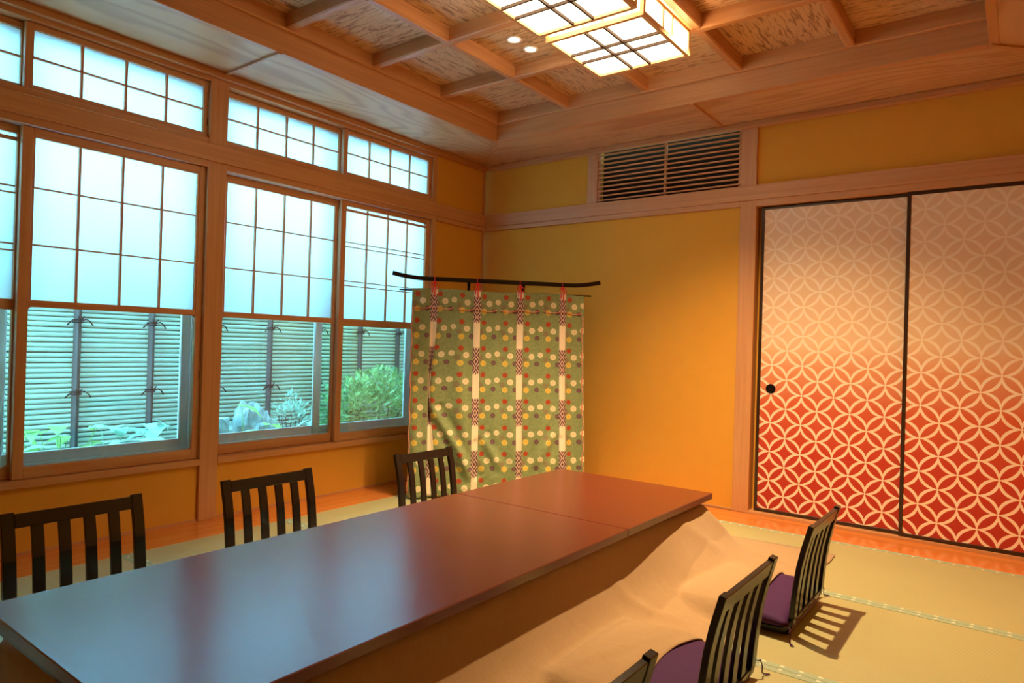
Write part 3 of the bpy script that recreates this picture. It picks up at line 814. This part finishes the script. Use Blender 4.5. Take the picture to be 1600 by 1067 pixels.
# running cord stitched across, and down the two side edges
segs = [-.008]+[x for s in RB for x in (s-.024, s+.024)]+[1.165]
for k in range(0, len(segs)-1):
    a, b_ = segs[k], segs[k+1]
    under = k % 2 == 1
    if under: rng = [(a+.008, b_-.008)]
    else:
        m_ = (a+b_)/2; rng = [(a, m_-.012), (m_+.012, b_)] if b_-a > .2 else [(a, b_)]
    for (p, q) in rng:
        pth = [K(0, 0)]*0+[cloth_pt(p+(q-p)*t/8, 1.279-.010*math.sin(math.pi*t/8)*(not under), .006) for t in range(9)]
        MB().tube(pth, .0034, 6).build('stitched_cord', CORD, cu, smooth=True)
for s, zt in ((-.014, 1.28), (1.170, 1.262)):
    MB().tube([cloth_pt(s+.004*math.sin(k*1.1), zt-(zt-.04)*k/40, .005) for k in range(41)], [.003+.0015*(.5+.5*math.sin(k*.9)) for k in range(41)], 6).build('edge_cord', CORD, cu, smooth=True)

# ------------------------------------------------------------------ garden
gr = struct(box('ground', -4.0, -.14, -8, 4, -.25, -.10, EARTH), 'planted garden strip outside the windows')
ev = struct(MB().prism([(-.13, 2.80), (-.13, 2.56), (-.95, 2.46), (-.95, 2.56)], 3.5, 1, -6.5).build('eave', plain('eave_boards', (.35, .22, .12), .8)), 'unseen eave put in to shade the upper window panes')  # unseen overhang, put in so the upper panes get less sky
struct(box('wall_sky_block', -1.42, -.16, 1.25, 1.35, -.10, 2.3, plain('sky_block_render', (.45, .42, .36), .9)), 'added unseen wall keeping sky light off the far fence end')  # added out of view: cuts sky light entering from the strip's open end
struct(box('wall_leak_block', -.20, -.13, .14, 1.25, -.10, 2.6, plain('leak_block_render', (.45, .42, .36), .9)), 'added unseen wall stopping sky light past the room corner')  # added out of view: closes a light leak beside the house corner
fe = thing('bamboo_fence', (-1.30, -1.6, -.10), 'pale bamboo pole fence with dark tied uprights outside the windows', 'fence')
box('light_stop_board', -1.40, -1.352, -5.3, 1.24, -.10, 1.92, BAMBOODARK, fe)  # dark sheet added to stop sky light shining between the poles
for k in range(58):
    z = -.04+k*.0332
    p = []
    yk = -5.2+rnd.random()*.1
    r0 = .0163+rnd.uniform(-.001, .001)
    MB().tube([(-1.33, -5.3, z), (-1.33, -3, z+rnd.uniform(-.002, .002)), (-1.33, -1.2, z), (-1.33, 1.24, z+rnd.uniform(-.002, .002))], r0, 7).build('bamboo_pole', BAMBOO, fe, smooth=True)
for k in range(-4, 8):
    y = -2.597+.4785*k
    up_ = MB()
    pts = [(-1.312+.030*math.sin(math.pi*a/8), y-.024+.048*a/8) for a in range(9)]
    up_.prism(pts, 1.93, 2, -.10)
    u_ = up_.build('upright', BAMBOODARK, fe)
    if -3.2 < y < .6:
        for z in (1.115, .64):
            mb = MB()
            for dz in (-.008, .008):
                mb.tube([(-1.31, y-.034, z+dz), (-1.276, y-.012, z+dz), (-1.272, y+.012, z+dz), (-1.31, y+.034, z+dz)], .005, 6)
            for sgn in (-1, 1):
                mb.tube([(-1.270, y, z), (-1.255, y+sgn*.03, z+.014), (-1.262, y+sgn*.058, z-.004), (-1.27, y+sgn*.078, z-.03)], .0045, 5)
                mb.tube([(-1.270, y, z+.004), (-1.258, y+sgn*.02, z+.03), (-1.27, y+sgn*.006, z+.006)], .004, 5)
            mb.build('rope_tie', ROPE, u_, smooth=True)

def rock(name, c, r, seed, label, flat=1.0):
    bm = bmesh.new(); bmesh.ops.create_icosphere(bm, subdivisions=4, radius=1)
    for v in bm.verts:
        n = v.co.normalized()
        k = 1+.28*mnoise.noise(n*1.3+Vector((seed, 0, 0)))+.14*mnoise.noise(n*3.2+Vector((0, seed, 0)))+.10*abs(mnoise.noise(n*2.6+Vector((seed, seed, 0))))*2-.06+.06*mnoise.noise(n*9)
        v.co = Vector((n.x*r[0]*k, n.y*r[1]*k, max(-1.35, min(n.z*k*(1.5 if n.z < 0 else 1), flat))*r[2]))
    me = bpy.data.meshes.new(name); bm.to_mesh(me); bm.free(); me.materials.append(STONE)
    o = bpy.data.objects.new(name, me); COL.objects.link(o); o.location = c
    return tag(o, label, 'rock')
rock('garden_rock', (-.88, -1.58, .22), (.15, .17, .36), 2.1, 'tall grey garden rock behind the clear pane right of the post')
rock('flat_stone', (-.74, -1.92, .24), (.15, .12, .27), 5.3, 'flat-topped grey stone left of the tall garden rock', .9)
rock('low_stone', (-.42, -.72, .0), (.12, .26, .36), 8.8, 'low pale stone in front of the garden shrub', .9)

def leaf_mesh(L, Wd, bend, cols=5):
    """heart-shaped leaf along +x, cupped, with a midrib crease"""
    V, F = [], []
    prof = [(0, .18), (.12, .75), (.3, 1.0), (.55, .86), (.8, .45), (1.0, 0.02)]
    for t, wv in prof:
        for k in range(cols):
            q = -1+2*k/(cols-1)
            V.append((t*L-.10*L*(1-abs(q))*(t == 0)*0, q*wv*Wd/2, bend*L*(-(t-.3)**2)+.10*Wd*abs(q)**1.5*wv+.02*L*math.sin(9*t+q*3)))
    for i in range(len(prof)-1):
        for k in range(cols-1):
            a = i*cols+k; F.append((a, a+1, a+cols+1, a+cols))
    return V, F
def leaf_plant(base, leaves, label, mat, name='broadleaf_plant'):
    o = thing(name, base, label, 'plant', 'broad-leaved plants under the fence')
    for (dx, dy, z, L, Wd, az, tilt) in leaves:
        tip = Vector((base[0]+dx, base[1]+dy, z)); b0 = Vector(base)
        mid = (tip+b0)/2+Vector((0, 0, .06))
        pts = [b0*(1-t)**2+mid*2*t*(1-t)+tip*t*t for t in [k/8 for k in range(9)]]
        st = MB().tube([tuple(p) for p in pts], [.005-.003*k/8 for k in range(9)], 5).build('stem', mat, o, smooth=True)
        V, F = leaf_mesh(L, Wd, .5)
        R = Matrix.Rotation(az, 3, 'Z') @ Matrix.Rotation(tilt, 3, 'Y')
        mb = MB(); mb.v = [tuple(tip + R @ (Vector(v)-Vector((L*.15, 0, 0)))) for v in V]; mb.f = F
        lf = mb.build('leaf', mat, o, smooth=True)
    return o
def rl(n, sp, z0, z1, L0, L1):
    return [(rnd.uniform(-sp*.5, sp*.5), rnd.uniform(-sp, sp), rnd.uniform(z0, z1), rnd.uniform(L0, L1), rnd.uniform(L0, L1)*.8, rnd.uniform(0, 6.28), rnd.uniform(-.1, .6)) for _ in range(n)]
leaf_plant((-.98, -2.80, -.10), rl(14, .22, .30, .48, .09, .15), 'yellow-green broadleaf plant left of the first dark fence upright', LEAF)
leaf_plant((-.54, -2.66, -.10), rl(13, .22, .28, .50, .10, .15), 'pale broadleaf plant right of the first dark fence upright', LEAFPALE)
leaf_plant((-1.0, -2.33, -.10), rl(12, .20, .28, .46, .10, .15), 'pale broadleaf plant below the second dark fence upright', LEAFPALE)
leaf_plant((-.52, -3.10, -.10), rl(12, .20, .28, .44, .09, .14), 'pale broadleaf plant at the left edge of the clear pane', LEAFPALE)
leaf_plant((-.42, -1.90, -.10), [(.02, -.05, .59, .17, .15, 1.3, .3), (.05, .12, .46, .16, .12, 1.7, .2), (0, .02, .42, .13, .10, .4, .3), (.0, .2, .36, .14, .11, 2.4, .3), (.03, -.12, .36, .13, .1, 4.4, .3)], 'yellow-green plant with one big leaf before the garden rock', LEAF)
leaf_plant((-.58, -1.20, -.10), rl(8, .16, .28, .42, .12, .17), 'pale broadleaf plant between the rock and the metal frame', LEAFPALE)

def shrub(c, rad, n, label, leafL, mat, name='shrub', seed=1, squash=1.0):
    o = thing(name, (c[0], c[1], -.10), label, 'shrub')
    rr = random.Random(seed); mb = MB()
    for _ in range(n):
        while True:
            p = Vector((rr.uniform(-1, 1), rr.uniform(-1, 1), rr.uniform(-1, 1)))
            if .45 < p.length < 1: break
        lump = 1+.25*mnoise.noise(p.normalized()*2.3+Vector((seed, 0, 0)))
        q = Vector((c[0]+p.x*rad[0]*lump, c[1]+p.y*rad[1]*lump, c[2]+p.z*rad[2]*lump))
        out = (p.normalized()+Vector((rr.uniform(-1, 1), rr.uniform(-1, 1), rr.uniform(-.5, .5)))).normalized()
        sd = out.cross(Vector((rr.uniform(-1, 1), rr.uniform(-1, 1), 1))).normalized(); nn = out.cross(sd)
        L = leafL*rr.uniform(.7, 1.3); b0 = len(mb.v)
        for (t, wv, h) in ((0, 0, 0), (.35, .2, .05), (.35, -.2, .05), (.4, 0, 0), (1, 0, -.08)):
            mb.v.append(tuple(q+out*L*t+sd*L*wv+nn*L*h))
        mb.f += [(b0, b0+1, b0+3), (b0, b0+3, b0+2), (b0+1, b0+4, b0+3), (b0+2, b0+3, b0+4)]
    f = mb.build('foliage', mat, o, smooth=True); f['kind'] = 'stuff'
    st = MB()
    for k in range(7):
        a = k*.9; st.tube([(c[0], c[1], -.10), (c[0]+.1*math.cos(a)*rad[0]*3, c[1]+.1*math.sin(a)*rad[1]*3, c[2]*.6), (c[0]+.5*math.cos(a)*rad[0], c[1]+.6*math.sin(a)*rad[1], c[2]+.3*rad[2])], [.010, .007, .003], 6)
    st.build('stems', BAMBOODARK, o, smooth=True)
    return o
shrub((-.85, -.38, .36), (.30, .60, .42), 3600, 'dense glossy green shrub outside the window by the curtain', .066, SHRUBLEAF, seed=3)
shrub((-1.05, -1.12, .34), (.14, .18, .26), 420, 'loose pale-leaved bush behind the metal window frame', .055, LEAFPALE, seed=5)
